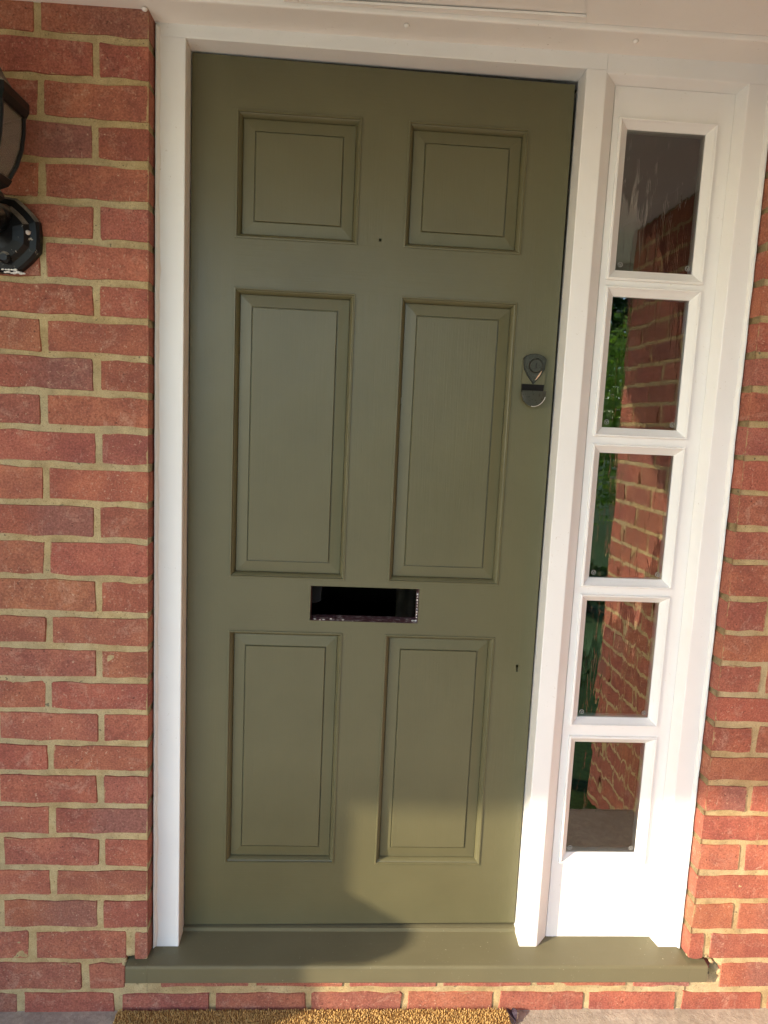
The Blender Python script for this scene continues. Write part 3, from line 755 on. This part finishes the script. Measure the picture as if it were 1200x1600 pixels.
# ------------------------------------------------------------------ wall lantern
LX, LYW = -.340, BY
lan = thing('wall_lantern', (LX, LYW, 1.57), 'weathered black wall lantern with glass body on the brick at left', 'lantern')
bm = bmesh.new()
def octo(rx, rz, y, c):
    p = []
    for i in range(24):
        a = 2*math.pi*(i+.5)/24; o8 = math.cos(math.pi/8)/math.cos(((a+math.pi/8) % (math.pi/4))-math.pi/8); r = .6*o8*1.04+.4
        p.append((r*math.cos(a), r*math.sin(a)))
    return [bm.verts.new((c[0]+rx*a, y, c[1]+rz*b)) for a, b in p]
pc = (LX, 1.570)
rings = [octo(.075, .074, LYW-.0005, pc), octo(.075, .074, LYW-.014, pc), octo(.070, .069, LYW-.019, pc), octo(.058, .056, LYW-.021, pc), octo(.050, .048, LYW-.030, pc), octo(.030, .030, LYW-.034, pc)]
for A, B in zip(rings, rings[1:]):
    for i in range(24): bm.faces.new((A[i], B[i], B[(i+1) % 24], A[(i+1) % 24]))
bm.faces.new(rings[-1]); bm.faces.new(rings[0][::-1])
bp = from_bm('back_plate', bm, lantern_m, lan)
for x, z, r in ((LX+.053, 1.575, .005), (LX-.053, 1.575, .005), (LX+.012, 1.524, .0115)):
    bm = bmesh.new(); lathe(bm, [(r, LYW-.019), (r, LYW-.033 if r > .01 else LYW-.024), (r*.6, LYW-.037 if r > .01 else LYW-.027)], 12, (x, 0, z), axis='y')
    o = from_bm('screw_head', bm, lantern_m if r > .01 else chip_white, bp, smooth=False)
rubble('paint_chip', [(LX+.006+.006*i, LYW-.0165, 1.4985+.0012*math.sin(i*2)) for i in range(7)]+[(LX+.002+.006*i, LYW-.0185, 1.5035) for i in range(5)], .0028, chip_white, bp, 71, (1.5, .5, .8))
CYL = -.215                                     # lantern axis stands off the wall
bm = bmesh.new()
tube(bm, [(LX, LYW-.025, 1.600), (LX, LYW-.06, 1.585), (LX, LYW-.10, 1.570), (LX, CYL, 1.580), (LX, CYL, 1.632)], [.026, .024, .022, .024, .028], 12)
tube(bm, [(LX+.004, LYW-.02, 1.602), (LX+.004, LYW-.045, 1.602)], [.026, .020], 14)
from_bm('arm', bm, lantern_m, lan, smooth=True)
bm = bmesh.new(); A6 = R_(30)
lathe(bm, [(.018, 1.586), (.044, 1.590), (.053, 1.598), (.050, 1.607), (.046, 1.612), (.060, 1.620), (.066, 1.631), (.055, 1.638)], 6, (LX, CYL, .018), A6)
from_bm('base_cup', bm, lantern_m, lan)
gp = [(.0590, 1.634), (.0720, 1.660), (.0810, 1.690), (.0850, 1.720), (.0860, 1.752)]
bm = bmesh.new(); lathe(bm, gp, 6, (LX, CYL, .018), A6, caps=False)
from_bm('glass_body', bm, lglass_m, lan)
for i in range(6):
    a = A6+2*math.pi*i/6; bm = bmesh.new()
    tube(bm, [(LX+(r+.001)*math.cos(a), CYL+(r+.001)*math.sin(a), z+.018) for r, z in gp], .0048, 6)
    from_bm('glazing_bar', bm, lantern_m, lan)
bm = bmesh.new()
lathe(bm, [(.080, 1.744), (.092, 1.746), (.097, 1.758), (.097, 1.772), (.093, 1.776)], 6, (LX, CYL, .018), A6)
from_bm('eave_ring', bm, lantern_m, lan)
bm = bmesh.new()
lathe(bm, [(.095, 1.7745), (.080, 1.784), (.068, 1.796), (.057, 1.812), (.046, 1.835), (.030, 1.852), (.016, 1.858), (.010, 1.868), (.013, 1.878), (.004, 1.892)], 6, (LX, CYL, .018), A6)
from_bm('roof', bm, lantern_m, lan)
bm = bmesh.new(); lathe(bm, [(.012, 1.63), (.012, 1.66), (.024, 1.68), (.028, 1.70), (.02, 1.722), (.004, 1.73)], 14, (LX, CYL, .018))
from_bm('bulb', bm, m_plain('dusty bulb', (.55, .5, .42), .3, 60, .1, .05), lan, smooth=True)

# ------------------------------------------------------------------ door mat
mat_ = thing('door_mat', (.335, -.36, GZ), 'brown coir door mat on the paving below the sill', 'door mat')
MX0, MX1, MY0, MY1 = -.125, .790, -.66, -.097
box('backing', m_plain('mat backing', (.26, .15, .05), .9, 160), mat_, MX0, MX1, MY0, MY1, GZ+.001, GZ+.007)
vs_, fs = [], []; rnd = random.Random(2)
st = .0034; y = MY0+.002
while y < MY1:
    x = MX0+.002
    stp = st if y > -.25 else st*1.9; k = stp/st
    while x < MX1:
        px_, py_ = x+rnd.uniform(-.5, .5)*stp, y+rnd.uniform(-.5, .5)*stp; h = .0112+rnd.uniform(-.0016, .0018)
        a = rnd.uniform(0, 6.28); dx, dy = math.cos(a)*.0016*k, math.sin(a)*.0016*k; lx, ly = rnd.gauss(0, .001), rnd.gauss(0, .001)
        b = len(vs_)
        vs_ += [(px_-dx, py_-dy, GZ+.006), (px_+dx, py_+dy, GZ+.006), (px_-dy*.9, py_+dx*.9, GZ+.006), (px_+lx+dx*.5, py_+ly+dy*.5, GZ+h), (px_+lx-dx*.5, py_+ly-dy*.5, GZ+h)]
        fs += [(b, b+1, b+3, b+4), (b+1, b+2, b+3), (b+2, b, b+4, b+3)]
        x += stp
    y += stp
pile = mesh('pile', vs_, fs, coir_m, mat_); pile['kind'] = 'stuff'

# ------------------------------------------------------------------ small things
bm = bmesh.new(); rnd = random.Random(8); g = []
for j in range(7):
    row = []
    for i in range(5):
        u = (i-2)/2; t = j/6; wd = .011*math.sin(math.pi*min(1, .12+t*.95))+.001
        row.append(bm.verts.new((.797+u*wd+rnd.uniform(-.0015, .0015)+.006*t, -.098-.034*t, GZ+.004+.007*abs(u)+.004*math.sin(t*5)+rnd.uniform(0, .002))))
    g.append(row)
for A, B in zip(g, g[1:]):
    for i in range(4): bm.faces.new((A[i], A[i+1], B[i+1], B[i]))
lf = from_bm('dead_leaf', bm, petal_m, None)
tag(lf, "dark crumpled dead leaf beside the mat's right edge", 'leaf')
sol = lf.modifiers.new('thickness', 'SOLIDIFY'); sol.thickness = .0006
pp = thing('potted_plant', (1.36, -1.42, G2), 'dark pot of leggy stems by the end of the porch side wall', 'potted plant')
bm = bmesh.new(); lathe(bm, [(.05, 0), (.075, .15), (.082, .15), (.082, .175), (.068, .175), (.066, .14)], 20, (1.36, -1.42, G2))
from_bm('pot', bm, pot_m, pp, smooth=True)
bm = bmesh.new(); L = ([], []); rnd = random.Random(14)
for i in range(9):
    a = rnd.uniform(0, 6.28); r = rnd.uniform(.03, .13); tip = (1.36+r*math.cos(a), -1.42+r*math.sin(a), G2+rnd.uniform(.35, .62))
    tube(bm, [(1.36+.02*math.cos(a), -1.42+.02*math.sin(a), G2+.15), (1.36+r*.6*math.cos(a), -1.42+r*.6*math.sin(a), G2+.3), tip], [.005, .004, .002], 5)
    leaf_mass(L, tip, (.05, .05, .07), 22, .022, 50+i, 0)
from_bm('stem', bm, bark_m, pp); mesh('foliage', L[0], L[1], leaf_dark, pp)

# ------------------------------------------------------------------ hall behind the door
def hall(name, *a, mat=hall_m): return tag(box(name, mat, None, *a), None, None, kind='structure')
hall('hall_floor', -1.0, 2.2, .072, 3.2, GZ-.05, -.02, mat=hallf_m)
hall('hall_ceiling', -1.0, 2.2, .125, 3.2, 2.3, 2.36)
hall('hall_back_wall', -1.0, 2.2, 3.2, 3.26, -.02, 2.3)
hall('hall_left_wall', -1.06, -1.0, .12, 3.2, -.02, 2.3)
hall('hall_right_wall', 2.2, 2.26, .12, 3.2, -.02, 2.3)
hall('hall_front_wall_left', -1.0, XL-.0, .112, .16, -.02, 2.3)
hall('hall_front_wall_right', XR, 2.2, .112, .16, -.02, 2.3)
hall('hall_lintel', -1.0, 2.2, .1205, .16, 2.036, 2.3)
st_ = thing('stair_string', (-.1, 1.0, 0), 'pale painted stair side just visible through the letter slot', 'staircase')
bm = bmesh.new(); prism(bm, [(.5, .0), (2.2, .0), (2.2, 1.6), (1.9, 1.6), (.5, .35)], 'x', -.16, -.10); from_bm('string_board', bm, stair_m, st_)
for i in range(6): box('tread', stair_m, st_, -.9, -.161, .75+.22*i, .99+.22*i, .2+.19*i, .23+.19*i)
cu = thing('hall_curtain', (.75, .9, 0), 'brown hanging curtain in the hall glimpsed through the letter slot', 'curtain')
bm = bmesh.new(); A = []
for i in range(41):
    x = .55+.5*i/40; y = .8+.03*math.sin(i*1.1); A.append((bm.verts.new((x, y, .02)), bm.verts.new((x, y, 1.3))))
for p_, q_ in zip(A, A[1:]): bm.faces.new((p_[0], q_[0], q_[1], p_[1]))
from_bm('cloth', bm, curtain_m, cu, smooth=True); box('rail', stair_m, cu, .53, 1.07, .79, .81, 1.3, 1.32)

for o in bpy.data.objects:
    if '_o' in o: del o['_o']
